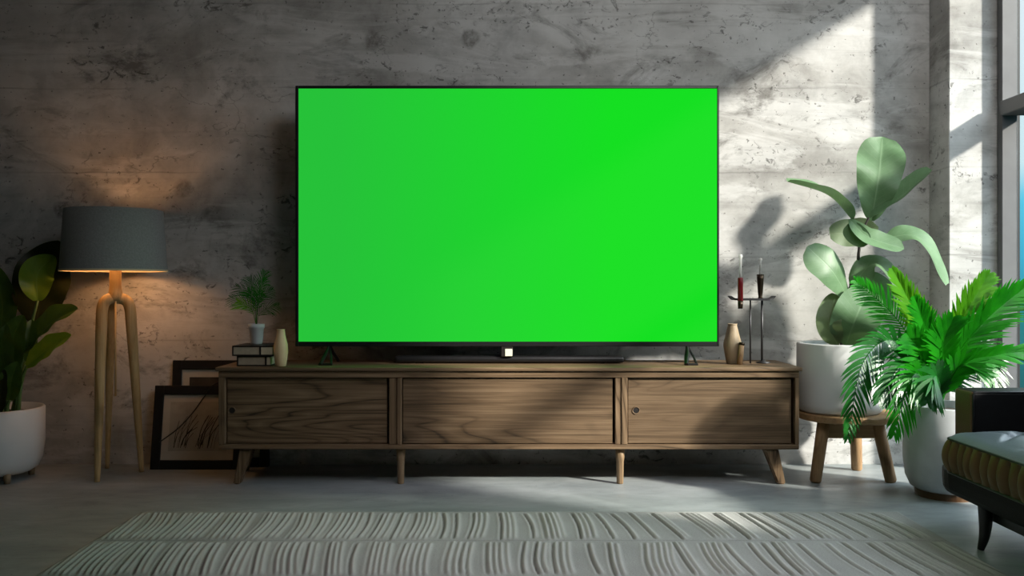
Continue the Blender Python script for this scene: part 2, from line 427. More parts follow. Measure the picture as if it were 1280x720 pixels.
# ------------------------------------------------------------------ media console
CF, CB, CT, CBOT = 3.92, 4.31, .540, .165
def X(px, Y): return (px - 640) / F * Y
cx0, cx1 = X(273, CF), X(999, CF)
con = empty('media_console', ((cx0 + cx1) / 2, 4.11, 0), 'long low dark oak media console on splayed legs under the television', 'tv console')
obj('top_panel', box(NB(), cx0 - .012, cx1 + .012, CF - .012, CB, CT - .018, CT, .005), M['wood'], con)
obj('top_rail', box(NB(), cx0, cx1, CF, CB - .002, CT - .048, CT - .018, .002, 1), M['wood'], con)
zb0, zb1 = CBOT + .022, CT - .048
obj('bottom_panel', box(NB(), cx0, cx1, CF, CB - .002, CBOT, zb0, .003, 1), M['wood'], con)
obj('back_panel', box(NB(), cx0 + .03, cx1 - .03, CB - .02, CB - .005, zb0, zb1), M['wood'], con)
obj('side_panel', box(NB(), cx0, X(281, CF), CF, CB - .002, zb0, zb1, .002, 1), M['woodz'], con)
obj('side_panel', box(NB(), X(994, CF), cx1, CF, CB - .002, zb0, zb1, .002, 1), M['woodz'], con)
for a, b, c in ((486, 495.5, 502), (769, 776, 784.5)):
    obj('divider', box(NB(), X(a, CF), X(b, CF), CF + .004, CB - .03, zb0, zb1, .003, 1), M['woodz'], con)
    obj('divider', box(NB(), X(b + .6, CF), X(c, CF), CF, CB - .03, zb0, zb1, .003, 1), M['woodz'], con)
def door(a, b, mat, dy, pull=None):
    d = obj('door', box(NB(), X(a, CF), X(b, CF), CF + dy, CF + dy + .02, zb0 + .003, zb1 - .004, .002, 1), M[mat], con)
    if pull:
        c = P(pull, 513, CF + dy)
        rb = NB()
        n = 20; prof = [(.013, 0), (.0165, -.004), (.018, -.002), (.018, .004)]
        rings = [[rb.verts.new((c.x + r * math.cos(2 * math.pi * k / n), CF + dy + q, c.z + r * math.sin(2 * math.pi * k / n))) for k in range(n)] for r, q in prof]
        for A, B in zip(rings, rings[1:]):
            for k in range(n): rb.faces.new((A[k], A[(k + 1) % n], B[(k + 1) % n], B[k]))
        obj('finger_pull', rb, M['wood'], d, smooth=True)
        kb = NB()
        vs = [kb.verts.new((c.x + .0135 * math.cos(2 * math.pi * k / n), CF + dy - .001, c.z + .0135 * math.sin(2 * math.pi * k / n))) for k in range(n)]
        kb.faces.new(vs); obj('pull_shade', kb, M['cover'], d)  # flat black disc standing in for the shade inside the finger hole
door(282, 483, 'door1', .022, 290)
door(503, 766, 'door2', .012)
door(785.5, 990.5, 'door3', .016, 795)
def taper_leg(top, foot, r0, r1, mat, n=14):
    obj('leg', tube(NB(), [top, foot], [r0, r1], n), M[mat], con, smooth=True)
def flat_leg(top, foot, w0, w1):
    b = NB(); top = Vector(top); foot = Vector(foot)
    lo = [b.verts.new(foot + Vector((sx * w1, sy * .02, 0))) for sx, sy in ((-1, -1), (1, -1), (1, 1), (-1, 1))]
    hi = [b.verts.new(top + Vector((sx * w0, sy * .026, 0))) for sx, sy in ((-1, -1), (1, -1), (1, 1), (-1, 1))]
    b.faces.new(lo); b.faces.new(hi)
    for k in range(4): b.faces.new((lo[k], lo[(k + 1) % 4], hi[(k + 1) % 4], hi[k]))
    bmesh.ops.bevel(b, geom=b.edges[:], offset=.006, segments=2, affect='EDGES')
    return b
fl = 3.965
obj('leg', flat_leg((X(309, fl), fl, CBOT), (X(297, fl), fl, 0), .027, .016), M['woodz'], con)
obj('leg', flat_leg((X(313, 4.2), 4.22, CBOT), (X(303, 4.2), 4.24, 0), .027, .016), M['woodz'], con)
obj('leg', flat_leg((X(962, fl), fl, CBOT), (X(976, fl), fl, 0), .034, .018), M['woodz'], con)
obj('leg', flat_leg((X(961, 4.2), 4.22, CBOT), (X(971, 4.2), 4.24, 0), .030, .016), M['woodz'], con)
for px in (501, 775):
    x = X(px, fl)
    obj('leg', lathe(NB(), [(.013, 0), (.0155, .004), (.0175, .105), (.019, .108), (.022, CBOT)], x, fl, 20), M['dowel'], con, smooth=True)

# ------------------------------------------------------------------ television, soundbar
TY = 4.08
tl, br = P(369, 107, TY), P(899, 433, TY)
tv = empty('television', ((tl.x + br.x) / 2, TY, CT), 'huge flat television with a plain bright green screen on the console', 'television')
sl, sr = P(373, 110.5, TY), P(896.5, 427, TY)
bz = NB()
yf, yb_ = TY, TY + .035
box(bz, tl.x, sl.x, yf, yb_, br.z, tl.z, .002, 1); box(bz, sr.x, br.x, yf, yb_, br.z, tl.z, .002, 1)
box(bz, sl.x, sr.x, yf, yb_, sl.z, tl.z, .002, 1); box(bz, sl.x, sr.x, yf, yb_, br.z, sr.z, .002, 1)
box(bz, sl.x - .002, sr.x + .002, TY + .014, yb_, sr.z - .002, sl.z + .002)
obj('bezel', bz, M['black'], tv)
obj('screen', box(NB(), sl.x, sr.x, TY + .004, TY + .012, sr.z, sl.z), M['screen'], tv, label='bright plain green screen')
obj('rear_shell', box(NB(), tl.x + .06, br.x - .06, TY + .0355, TY + .085, br.z + .10, tl.z - .15, .02, 2), M['black'], tv)
for px in (411, 860):
    xc = X(px, TY)
    b = NB()
    zt = br.z + .004
    for sy in (-1, 1):
        tube(b, [(xc, TY + .018 + sy * .004, zt), (xc + sy * .006, TY + .018 + sy * .05, CT + .05), (xc + sy * .022, TY + .018 + sy * .10, CT + .006)], [.007, .007, .008], 8)
    tube(b, [(xc, TY + .012, zt + .03), (xc, TY + .016, zt)], [.004, .006], 8)
    tube(b, [(xc, TY + .018, zt), (xc + .018, TY - .03, CT + .04), (xc + .026, TY - .07, CT + .006)], .0055, 8)
    tube(b, [(xc, TY + .018, zt), (xc - .018, TY - .03, CT + .04), (xc - .026, TY - .07, CT + .006)], .0055, 8)
    box(b, xc - .032, xc + .032, TY - .078, TY - .064, CT, CT + .010, .002, 1)
    obj('stand_foot', b, M['black'], tv)
sx = X(633, TY)
rc = obj('sensor_housing', box(NB(), sx - .026, sx + .030, TY + .002, TY + .025, br.z - .050, br.z - .0005, .003, 1), M['cover'], tv)
obj('indicator', box(NB(), sx - .006, sx + .028, TY - .001, TY + .003, br.z - .046, br.z - .012, .001, 1), M['label_lit'], rc, label='pale lit indicator under the screen')
SBY = 4.13
sb = empty('soundbar', (X(637, SBY), SBY, CT), 'slim black soundbar lying on the console under the television', 'soundbar')
obj('body', box(NB(), X(494, SBY), X(780, SBY), SBY - .035, SBY + .04, CT + .004, CT + .036, .014, 4), M['black'], sb, smooth=True)
obj('rubber_foot', box(NB(), X(520, SBY), X(530, SBY), SBY - .02, SBY + .03, CT, CT + .006), M['cover'], sb)
obj('rubber_foot', box(NB(), X(745, SBY), X(755, SBY), SBY - .02, SBY + .03, CT, CT + .006), M['cover'], sb)

# ------------------------------------------------------------------ things on the console, left
def book(px0, px1, z0, hgt, ribbon, label, yf, dep):
    x0, x1 = X(px0, yf), X(px1, yf)
    r = empty('book', ((x0 + x1) / 2, yf + dep / 2, z0), label, 'book', 'books stacked on the console')
    b = NB(); t = .006
    box(b, x0, x1, yf, yf + dep, z0, z0 + t, .001, 1); box(b, x0, x1, yf, yf + dep, z0 + hgt - t, z0 + hgt, .001, 1)
    box(b, x0, x0 + t, yf, yf + dep, z0 + t, z0 + hgt - t)
    box(b, x0 + t, x1, yf + dep - t, yf + dep, z0 + t, z0 + hgt - t)
    obj('cover', b, M['cover'], r)
    xr = X(ribbon, yf)
    obj('pages', box(NB(), x0 + t, xr - .004, yf + .004, yf + dep - t, z0 + t, z0 + hgt - t), M['page'], r)
    obj('band', box(NB(), xr - .004, xr + .004, yf + .002, yf + dep - t, z0 + t, z0 + hgt - t), M['cover'], r)
    obj('pages', box(NB(), xr + .004, x1 - .003, yf + .004, yf + dep - t, z0 + t, z0 + hgt - t), M['page2'], r)
book(296, 338, CT, .048, 332, 'black-covered book under the other, the shorter lower one of the stack', 3.965, .20)
BT = CT + .048 + .047
book(290, 341, CT + .048, .047, 325, 'black-covered book on top of the stack beneath the small potted plant', 3.955, .21)
py_ = 4.05; pxc = X(320.5, py_)
pp = empty('small_potted_plant', (pxc, py_, BT), 'small feathery green plant in a pale tapered pot on the books', 'plant')
obj('pot', lathe(NB(), [(0, BT), (.025, BT), (.028, BT + .01), (.034, BT + .075), (.037, BT + .077), (.038, BT + .097), (.034, BT + .097), (.032, BT + .08), (0, BT + .08)], pxc, py_, 32, False), M['ceramic_dim'], pp, smooth=True)
obj('soil', lathe(NB(), [(.0325, BT + .083), (.015, BT + .088), (0, BT + .09)], pxc, py_, 20, False), M['soil'], pp, smooth=True)
r2 = random.Random(5)
for (dx, dz, k, mt) in ((-26, 50, 0, 'palm_b'), (-20, 30, 1, 'palm_y'), (6, 68, 2, 'palm'), (-6, 60, 3, 'palm_b'), (24, 46, 4, 'palm_b'), (30, 26, 5, 'palm_b'), (16, 58, 6, 'palm'), (-30, 36, 7, 'palm_b'), (10, 40, 8, 'palm'), (-12, 44, 9, 'palm')):
    s = py_ / F; y2 = py_ + r2.uniform(-.07, .07)
    b0 = Vector((pxc, py_, BT + .085)); t0 = Vector((pxc + dx * s, y2, BT + .085 + dz * s))
    m0 = b0.lerp(t0, .5) + Vector((-dx * s * .25, 0, dz * s * .18))
    obj('frond', frond(NB(), [b0, m0, t0], .075, pairs=15, wid=.0020, r=.0012, start=.35, rnd=r2, ang=42), M[mt], pp)
def lathing(name, prof, px, Y, z, mat, label, cat, n=36):
    x = X(px, Y)
    return tag(obj(name, lathe(NB(), [(r, z + h) for r, h in prof], x, Y, n, False), mat, None, (x, Y, z), True), label, cat)
lathing('vase', [(0, 0), (.022, 0), (.025, .004), (.033, .07), (.031, .10), (.020, .145), (.018, .166), (.020, .170), (.015, .170), (.013, .14), (0, .13)], 351, 3.965, CT, M['cream'], 'pale cream turned wooden bud vase beside the stacked books', 'vase')

# ------------------------------------------------------------------ things on the console, right
RY = 4.10
lathing('vase', [(0, 0), (.026, 0), (.029, .004), (.043, .085), (.042, .10), (.022, .178), (.021, .186), (.024, .190), (.017, .190), (.016, .17), (0, .15)], 915.5, RY, CT, M['tan'], 'tan shouldered vase at the right end of the console', 'vase')
bx = X(925.5, RY - .05)
bot = empty('reed_bottle', (bx, RY - .05, CT), 'tiny slim brown bottle standing against the tan vase', 'bottle')
obj('body', tube(NB(), [(bx - .004, RY - .05, CT), (bx + .006, RY - .05, CT + .092)], [.014, .0125], 16), M['stool'], bot, smooth=True)
obj('stopper', tube(NB(), [(bx + .006, RY - .05, CT + .092), (bx + .008, RY - .05, CT + .104)], [.0135, .0135], 16), M['bronze'], bot, smooth=True)
cy = 4.12
p1, p2 = X(938, cy), X(952.5, cy); tz = P(0, 375.5, cy).z
cs = empty('candle_stand', ((p1 + p2) / 2, cy, CT), 'dark metal candle stand of two thin rods carrying a shallow tray', 'candle holder')
obj('rod', tube(NB(), [(p1, cy, CT), (p1, cy, tz)], .0042, 10), M['gunmetal'], cs, smooth=True)
obj('rod', tube(NB(), [(p2, cy, CT + .008), (p2, cy, tz)], .0055, 10), M['gunmetal'], cs, smooth=True)
obj('base', lathe(NB(), [(0, CT), (.032, CT), (.032, CT + .006), (.010, CT + .012), (.008, CT + .02), (0, CT + .02)], p2 + .006, cy, 28, False), M['gunmetal'], cs, smooth=True)
tb = NB(); xa, xb = X(912, cy), X(967, cy)
N = 26; rows = []
for i in range(N + 1):
    u = i / N; x = xa + (xb - xa) * u; e = max(0, abs(u - .5) * 2 - .72) / .28
    z = tz + .018 * e * e
    rows.append([tb.verts.new((x, cy - .05 * (1 - .3 * e), z)), tb.verts.new((x, cy + .05 * (1 - .3 * e), z)), tb.verts.new((x, cy + .05 * (1 - .3 * e), z + .010 - .006 * e)), tb.verts.new((x, cy - .05 * (1 - .3 * e), z + .010 - .006 * e))])
for a, b in zip(rows, rows[1:]):
    for k in range(4): tb.faces.new((a[k], a[(k + 1) % 4], b[(k + 1) % 4], b[k]))
tb.faces.new(rows[0]); tb.faces.new(rows[-1])
obj('tray', tb, M['gunmetal'], cs)
# red candle clipped to the tray's front edge, passing below it
ry = cy - .063; rx = X(925.5, ry)
zz = lambda py: P(0, py, ry).z
rcn = empty('candle', (rx, ry, zz(385)), 'clear taper in a long red sleeve hooked through the left of the tray', 'candle')
obj('sleeve', lathe(NB(), [(0, zz(376)), (.0125, zz(376)), (.0125, zz(348)), (.011, zz(347)), (0, zz(347))], rx, ry, 20, False), M['red'], rcn, smooth=True)
obj('sleeve_foot', lathe(NB(), [(0, zz(385)), (.0115, zz(385)), (.0125, zz(376)), (0, zz(376))], rx, ry, 20, False), M['bronze'], rcn, smooth=True)
obj('taper', lathe(NB(), [(0, zz(347)), (.0065, zz(347)), (.0065, zz(323)), (.0105, zz(321)), (.008, zz(318.5)), (0, zz(317.5))], rx, ry, 16, False), M['taper'], rcn, smooth=True)
b = NB(); box(b, rx - .004, rx + .004, ry + .013, ry + .017, zz(385) - .004, tz + .004); box(b, rx - .008, rx + .008, ry - .008, ry + .017, zz(385) - .004, zz(385) - .0002)
obj('bracket', b, M['gunmetal'], cs)
by = cy; bx2 = X(950.5, by); zz2 = lambda py: P(0, py, by).z
bc = empty('candle', (bx2, by, tz + .010), 'clear taper in a flared bronze cup on the right of the tray', 'candle')
obj('cup', lathe(NB(), [(0, tz + .010), (.012, tz + .010), (.009, tz + .016), (.012, tz + .04), (.0165, zz2(349)), (.018, zz2(343)), (.013, zz2(343)), (0, zz2(346))], bx2, by, 24, False), M['bronze'], bc, smooth=True)
obj('taper', lathe(NB(), [(0, zz2(346)), (.0055, zz2(346)), (.0055, zz2(327)), (.0095, zz2(325)), (.007, zz2(323)), (0, zz2(322.5))], bx2, by, 16, False), M['taper'], bc, smooth=True)

# ------------------------------------------------------------------ picture frames
def picture(name, x0, wd, hgt, yb, lean, bw, matw, label, art):
    r = empty(name, (x0 + wd / 2, yb, 0), label, 'picture frame')
    def put(nm, b, mt, par=r):
        bmesh.ops.rotate(b, verts=b.verts[:], cent=(x0, yb, 0), matrix=Matrix.Rotation(-lean, 3, 'X'))
        return obj(nm, b, mt, par)
    t = .022
    b = NB()
    box(b, x0, x0 + bw, yb, yb + t, 0, hgt, .002, 1); box(b, x0 + wd - bw, x0 + wd, yb, yb + t, 0, hgt, .002, 1)
    box(b, x0 + bw, x0 + wd - bw, yb, yb + t, 0, bw, .002, 1); box(b, x0 + bw, x0 + wd - bw, yb, yb + t, hgt - bw, hgt, .002, 1)
    put('frame', b, M['pframe'])
    put('mount', box(NB(), x0 + bw, x0 + wd - bw, yb + .010, yb + .014, bw, hgt - bw), M['mat'])
    m2 = bw + matw
    pr = put('print', box(NB(), x0 + m2, x0 + wd - m2, yb + .008, yb + .0105, m2 * 1.1, hgt - m2), art)
    return r, pr, put
fx0 = X(188, 4.28)
r, pr, put = picture('picture_frame', fx0, .455, .415, 4.27, R(9), .046, .036, 'black-framed sketch print leaning in front of the other at the console end', M['art'])
rr = random.Random(11)
ink = NB()
for k in range(26):
    gx = fx0 + .12 + rr.choice((0, .02, .05, .10, .13, .17, .20)) + rr.uniform(-.012, .012)
    z0 = .10 + rr.uniform(0, .02); h = rr.uniform(.07, .17); ln = rr.uniform(.02, .08)
    pts = smoothpath([(gx, 4.277, z0), (gx + ln * .3, 4.277, z0 + h * .55), (gx + ln, 4.277, z0 + h)], 5)
    wv = rr.uniform(.0008, .0022)
    for a, b in zip(pts, pts[1:]):
        ink.faces.new([ink.verts.new(q) for q in (a + Vector((-wv, 0, 0)), a + Vector((wv, 0, 0)), b + Vector((wv, 0, 0)), b + Vector((-wv, 0, 0)))])
put('drawing', ink, M['ink'], pr)
picture('picture_frame', X(212, 4.34), .50, .535, 4.333, R(5), .046, .04, 'black-framed dark print standing behind the other, taller and half hidden', M['art_dark'])
# slack cable
cpts = smoothpath([P(199, 553, 4.255), P(222, 536, 4.25), P(240, 517, 4.262), P(256, 495, 4.275), P(268, 480, 4.28), P(282, 478, 4.335)], 8)
tag(obj('cable', tube(NB(), cpts, .0030, 8), M['black'], None, cpts[0], True), 'thin black cable hanging slack across the front picture frame', 'cable')

# ------------------------------------------------------------------ floor lamp
LY = 4.10; lx = X(143, LY)
lp = empty('floor_lamp', (lx, LY, 0), 'wooden tripod floor lamp with a grey drum shade, lit', 'lamp')
zs0, zs1 = P(0, 338, LY).z, P(0, 263, LY).z
r0, r1 = 62 * LY / F, 57 * LY / F
obj('lamp_shade', lathe(NB(), [(r0, zs0), (r1, zs1), (r1 - .003, zs1), (r0 - .003, zs0)], lx, LY, 64, False), [M['shade']], lp, smooth=False)
for p in bpy.data.objects['lamp_shade'].data.polygons: p.use_smooth = abs(p.normal.z) < .5
obj('shade_lining', lathe(NB(), [(r0 - .0045, zs0 - .004), (r1 - .0045, zs1 - .002)], lx, LY, 64, False), M['shade_in'], lp, smooth=True)
obj('shade_rim', lathe(NB(), [(r0 + .002, zs0 - .005), (r0 + .002, zs0 + .004), (r0 - .006, zs0 + .004), (r0 - .006, zs0 - .005), (r0 + .002, zs0 - .005)], lx, LY, 64, False), M['shade_in'], lp)
zk = P(0, 372, LY).z
obj('neck', lathe(NB(), [(0, zk - .018), (.030, zk - .014), (.036, zk + .006), (.030, zk + .028), (.0265, zk + .055), (.0265, zs0 + .03), (.018, zs0 + .05), (0, zs0 + .05)], lx + .005, LY, 28, False), M['ash'], lp, smooth=True)
obj('socket', lathe(NB(), [(0, zs0 + .05), (.018, zs0 + .05), (.018, zs0 + .10), (0, zs0 + .10)], lx + .005, LY, 16, False), M['gunmetal'], lp)
obj('bulb', lathe(NB(), [(0, zs0 + .10), (.014, zs0 + .10), (.03, zs0 + .145), (.022, zs0 + .172), (0, zs0 + .182)], lx + .005, LY, 20, False), M['bulb'], lp, smooth=True)
sp_ = LY / F
kn = Vector((lx + .005, LY, zk))
def lleg(shoulder, foot, rr_):
    s = Vector(shoulder); f = Vector(foot)
    d = (s - kn); 
    pts = smoothpath([kn, kn + Vector((d.x * .62, d.y * .62, d.z * .12)), s + Vector((d.x * -.07, d.y * -.07, abs(d.z) * .5)), s + (f - s) * .06, s.lerp(f, .3), s.lerp(f, .65), f], 8)
    obj('leg', tube(NB(), pts, rr_, 16), M['ash'], lp, smooth=True)
lleg(P(127, 396, 4.06), P(121.5, 602.5, 4.0) * 1, [.027, .0265, .026, .0255, .023, .019, .012])
lleg(P(163.5, 396, 4.13), (X(177, 4.22), 4.22, 0), [.027, .0265, .026, .025, .022, .018, .011])
lleg(P(139, 398, 4.17), (X(134, 4.30), 4.30, 0), [.028, .022, .022, .021, .019, .015, .010])
q = P(144.5, 372, LY - .02)
obj('pull_rod', tube(NB(), [(q.x, LY - .02, zk), (q.x, LY - .02, P(0, 495, LY - .02).z)], .0045, 8), M['ash'], lp, smooth=True)

# ------------------------------------------------------------------ left plant
BY = 4.06; bx0 = X(-6, BY)
bp = empty('banana_plant', (bx0, BY, 0), 'large dark broad-leaved plant in a white pot at the left edge', 'plant')
pr_ = 55.5 * BY / F; pz0, pz1 = .035, P(0, 517, BY - .2).z
obj('pot', lathe(NB(), [(0, pz0), (pr_ * .72, pz0), (pr_ * .86, pz0 + .018), (pr_ * .95, pz0 + .06), (pr_, pz0 + .14), (pr_, pz1 - .005), (pr_ - .004, pz1), (pr_ - .016, pz1), (pr_ - .018, pz1 - .05), (0, pz1 - .05)], bx0, BY, 56, False), M['ceramic'], bp, smooth=True)
obj('soil', lathe(NB(), [(pr_ - .018, pz1 - .035), (.05, pz1 - .02), (0, pz1 - .018)], bx0, BY, 32, False), M['soil'], bp, smooth=True)
for dx, dy in ((.115, -.10), (-.115, -.10), (.115, .10), (-.115, .10)):
    obj('pot_foot', tube(NB(), [(bx0 + dx, BY + dy, .05), (bx0 + dx, BY + dy, 0)], [.018, .013], 14), M['dowel'], bp, smooth=True)
def stalk_leaf(base, lb, tip, width, mat, yb=0, yt=0, bow=(0, 0, 0), normal=(0, -1, .2), fold=.25, cup=0, wave=.6):
    g = P(base[0], base[1], BY + yb); a = P(lb[0], lb[1], BY + (yb + yt) / 2); t = P(tip[0], tip[1], BY + yt)
    mid = a.lerp(t, .5) + Vector(bow)
    b = blade(NB(), [a, mid, t], width * BY / F, normal, 22, 10, fold, cup, wave=wave)
    lf = obj('leaf', b, M[mat], bp, smooth=True)
    obj('stalk', tube(NB(), smoothpath([g, g.lerp(a, .6) + Vector((-.012, 0, 0)), a], 8), [.011, .009, .006], 10), M['stemg'], lf, smooth=True)
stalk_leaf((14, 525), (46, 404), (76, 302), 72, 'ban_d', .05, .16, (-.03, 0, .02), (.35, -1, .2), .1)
stalk_leaf((18, 527), (47, 376), (68, 320), 42, 'ban_l', -.02, .05, (-.030, -.02, .02), (.5, -1, .1), .25)  # lighter blade painting the bright fold of the dark leaf behind
stalk_leaf((20, 527), (30, 440), (97, 386), 46, 'ban', 0, -.08, (.0, 0, .035), (-.1, -.7, .75), .3)
stalk_leaf((22, 527), (33, 458), (89, 419), 34, 'ban_l', -.05, -.10, (0, 0, .012), (.2, -.75, .7), .3)
stalk_leaf((6, 527), (18, 460), (29, 394), 36, 'ban', -.03, -.06, (-.01, -.03, .01), (.1, -1, .2), .3)
stalk_leaf((2, 527), (8, 470), (2, 400), 36, 'ban', -.05, -.08, (.01, -.03, 0), (0, -1, .2), .3)
stalk_leaf((-6, 527), (-2, 430), (-8, 330), 40, 'ban', .04, .08, (.03, 0, 0), (.2, -1, .2), .2)
stalk_leaf((16, 527), (36, 452), (40, 400), 24, 'ban', -.02, -.02, (.006, -.03, .0), (.3, -1, .2), .3)
stalk_leaf((12, 527), (12, 500), (22, 452), 30, 'ban', -.08, -.10, (-.005, -.01, 0), (.2, -1, .2), .3)
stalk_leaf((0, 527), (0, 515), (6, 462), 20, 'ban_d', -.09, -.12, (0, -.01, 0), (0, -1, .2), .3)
stalk_leaf((-14, 527), (-26, 440), (-70, 400), 40, 'ban', 0, -.05, (0, 0, .04), (0, -.7, .7), .3)
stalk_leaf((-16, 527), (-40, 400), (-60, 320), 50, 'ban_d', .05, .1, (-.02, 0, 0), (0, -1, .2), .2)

# ------------------------------------------------------------------ stool with big plant
SY = 4.09; sxc = X(1058, SY); ST = .315
st = empty('plant_stool', (sxc, SY, 0), 'round warm oak stool on three splayed legs under the big plant', 'stool')
sr_ = 60 * SY / F
obj('seat', lathe(NB(), [(0, ST - .034), (sr_ * .97, ST - .034), (sr_, ST - .028), (sr_, ST - .006), (sr_ * .985, ST), (0, ST)], sxc, SY, 56, False), M['stooltop'], st)
for p in bpy.data.objects['seat'].data.polygons: p.use_smooth = False
tops = [Vector((X(1031, SY - .085), SY - .085, 0)), Vector((X(1095, SY - .085), SY - .085, 0)), Vector((X(1069, SY + .12), SY + .12, 0))]
for a, b in ((0, 1), (1, 2), (2, 0)):
    bb = NB(); p, q = tops[a], tops[b]; d = (q - p).normalized(); nn = Vector((-d.y, d.x, 0)) * .010
    lo = [bb.verts.new(v + Vector((0, 0, ST - .112))) for v in (p - nn, q - nn, q + nn, p + nn)]
    hi = [bb.verts.new(v + Vector((0, 0, ST - .033))) for v in (p - nn, q - nn, q + nn, p + nn)]
    bb.faces.new(lo); bb.faces.new(hi)
    for k in range(4): bb.faces.new((lo[k], lo[(k + 1) % 4], hi[(k + 1) % 4], hi[k]))
    obj('apron', bb, M['stooltop'], st)
for (tx, ty), (fx, fy), in (((1030, SY - .085), (1019, 3.99)), ((1096, SY - .085), (1114, 3.99)), ((1069, SY + .12), (1071, 4.26))):
    a = Vector((X(tx, ty), ty, ST - .03)); b = Vector((X(fx, fy), fy, 0))
    obj('leg', tube(NB(), [a, a.lerp(b, .5), a.lerp(b, .97), b], [.029, .0275, .026, .020], 20), M['stool'], st, smooth=True)
GX, GY = X(1049, SY), SY
gp = empty('rubber_plant', (GX, GY, ST), 'tall plant with big rounded grey-green leaves in a white cylinder pot on the stool', 'plant')
gr = 51 * (GY) / F; gz1 = P(0, 431, GY - .15).z
obj('pot', lathe(NB(), [(0, ST), (gr * .90, ST), (gr * .97, ST + .012), (gr, ST + .04), (gr, gz1 - .006), (gr - .004, gz1), (gr - .014, gz1), (gr - .016, gz1 - .04), (0, gz1 - .04)], GX, GY, 64, False), M['ceramic'], gp, smooth=True)
obj('soil', lathe(NB(), [(gr - .015, gz1 - .02), (.05, gz1 - .01), (0, gz1 - .008)], GX, GY, 32, False), M['soil'], gp, smooth=True)
sp = [P(1052, 440, GY), P(1054, 392, GY), P(1062, 362, GY), P(1071, 340, GY), P(1073.5, 315, GY), P(1077, 292, GY), P(1086, 272, GY)]
obj('stem', tube(NB(), smoothpath(sp, 8), [.010, .009, .008, .0075, .006, .005], 10), M['stem'], gp, smooth=True)
def gl(pts, width, mat='rubber', normal=(0, -1, .15), fold=.15, cup=.0, prof=None, wave=.25, **k):
    q = [P(a, b, GY + c) for a, b, c in pts]
    obj('leaf', blade(NB(), q, width * GY / F, normal, 22, 12, fold, cup, prof, wave, **k), M[mat], gp, smooth=True)
wide = lambda t: (1 - abs(2 * t - 1.06) ** 2.6) ** .5 if abs(2 * t - 1.06) < 1 else 0.05
obov = lambda t: min(1.0, 1.2 * (t + .01) ** .55 * (1 - t ** 4.0) ** .5) if t < 1 else .05
gl([(1089, 276, .0), (1098, 222, -.03), (1103, 171, .04)], 66, normal=(-.25, -1, .1), prof=obov, fold=.16, wave=.7)
gl([(1087, 273, -.02), (1122, 250, -.07), (1164, 212, -.10)], 36, normal=(-.45, -.35, .8), fold=.45, prof=wide)
gl([(1066, 276, -.02), (1035, 244, -.09), (984, 227, -.12)], 36, 'rubber', normal=(.3, -.22, .9), fold=.45, prof=wide)
gl([(1062, 274, -.03), (1085, 296, -.10), (1130, 311, -.14)], 36, normal=(-.05, -.72, .7), fold=.2, prof=obov)
gl([(1060, 280, -.02), (1070, 294, -.06), (1084, 306, -.10)], 26, normal=(-.5, -.7, .5), fold=.3, prof=wide)
gl([(1098, 284, .08), (1068, 291, .12), (1037, 292, .12)], 38, 'rubber_dark', normal=(0, -1, .3), fold=.1, prof=wide)
gl([(1104, 297, -.05), (1150, 298, -.10), (1183, 356, -.12)], 36, normal=(.45, -.6, .55), fold=.2, prof=wide)
gl([(1060, 372, -.02), (1040, 338, -.09), (1009, 308, -.07)], 52, normal=(.15, -1, .35), fold=.1, prof=obov, cup=-.2)
gl([(1057, 432, -.03), (1070, 398, -.12), (1086, 362, -.08)], 56, normal=(-.2, -1, .25), fold=.08, prof=wide)
gl([(1047, 432, -.02), (1036, 402, -.07), (1046, 368, -.02)], 30, 'rubber_dark', normal=(-.5, -1, .1), fold=.2, prof=wide)
gl([(1062, 360, .0), (1098, 330, -.05), (1140, 392, -.10)], 34, normal=(.3, -.55, .75), fold=.25, prof=wide)
gl([(1075, 352, .04), (1095, 365, .03), (1110, 395, .03)], 46, 'rubber', normal=(.1, -1, .2), fold=.1, prof=wide)

# ------------------------------------------------------------------ palm
PY = 3.74; pcx = X(1183, PY)
pl = empty('potted_palm', (pcx, PY, 0), 'bushy bright green feather palm in a white floor pot beside the leather sofa', 'plant')
pR = 50 * PY / F; pzt = P(0, 512, PY - .15).z
obj('plinth', lathe(NB(), [(0, 0), (pR * .72, 0), (pR * .74, .03), (0, .03)], pcx, PY, 40, False), M['leather_br'], pl, label='dark brown base')
obj('pot', lathe(NB(), [(0, .028), (pR * .70, .028), (pR * .84, .042), (pR * .95, .085), (pR, .16), (pR * 1.0, pzt - .005), (pR - .004, pzt), (pR - .016, pzt), (pR - .018, pzt - .05), (0, pzt - .05)], pcx, PY, 56, False), M['ceramic_dim'], pl, smooth=True)
obj('soil', lathe(NB(), [(pR - .018, pzt - .035), (.06, pzt - .02), (0, pzt - .018)], pcx, PY, 32, False), M['soil'], pl, smooth=True)
rp = random.Random(3)
def fr(pts, length, mat='palm', wid=.011, pairs=30, normal=(0, -1, .3), ang=48, droop=.2, start=.22, base=(1172, 516, .0)):
    q = [P(a, b, PY + c) for a, b, c in [base] + pts]
    obj('frond', frond(NB(), q, length * PY / F, normal, pairs, wid, ang, droop, .0045, start, rp), M[mat], pl)
fr([(1162, 450, -.03), (1145, 395, -.05), (1117, 340, -.06)], 44, 'palm_y', .0085, 46, ang=35, start=.3)
fr([(1168, 455, -.06), (1158, 415, -.09), (1144, 375, -.12)], 42, 'palm', .0085, 40, ang=38)
fr([(1183, 450, -.03), (1205, 395, -.06), (1234, 345, -.06)], 46, 'palm_y', .0085, 49, ang=38, start=.3)
fr([(1190, 455, -.05), (1232, 400, -.10), (1292, 350, -.12)], 52, 'palm', .0085, 49, ang=38, start=.3)
fr([(1192, 470, -.05), (1240, 445, -.10), (1310, 436, -.12)], 34, 'palm', .0085, 43, ang=32, start=.3)
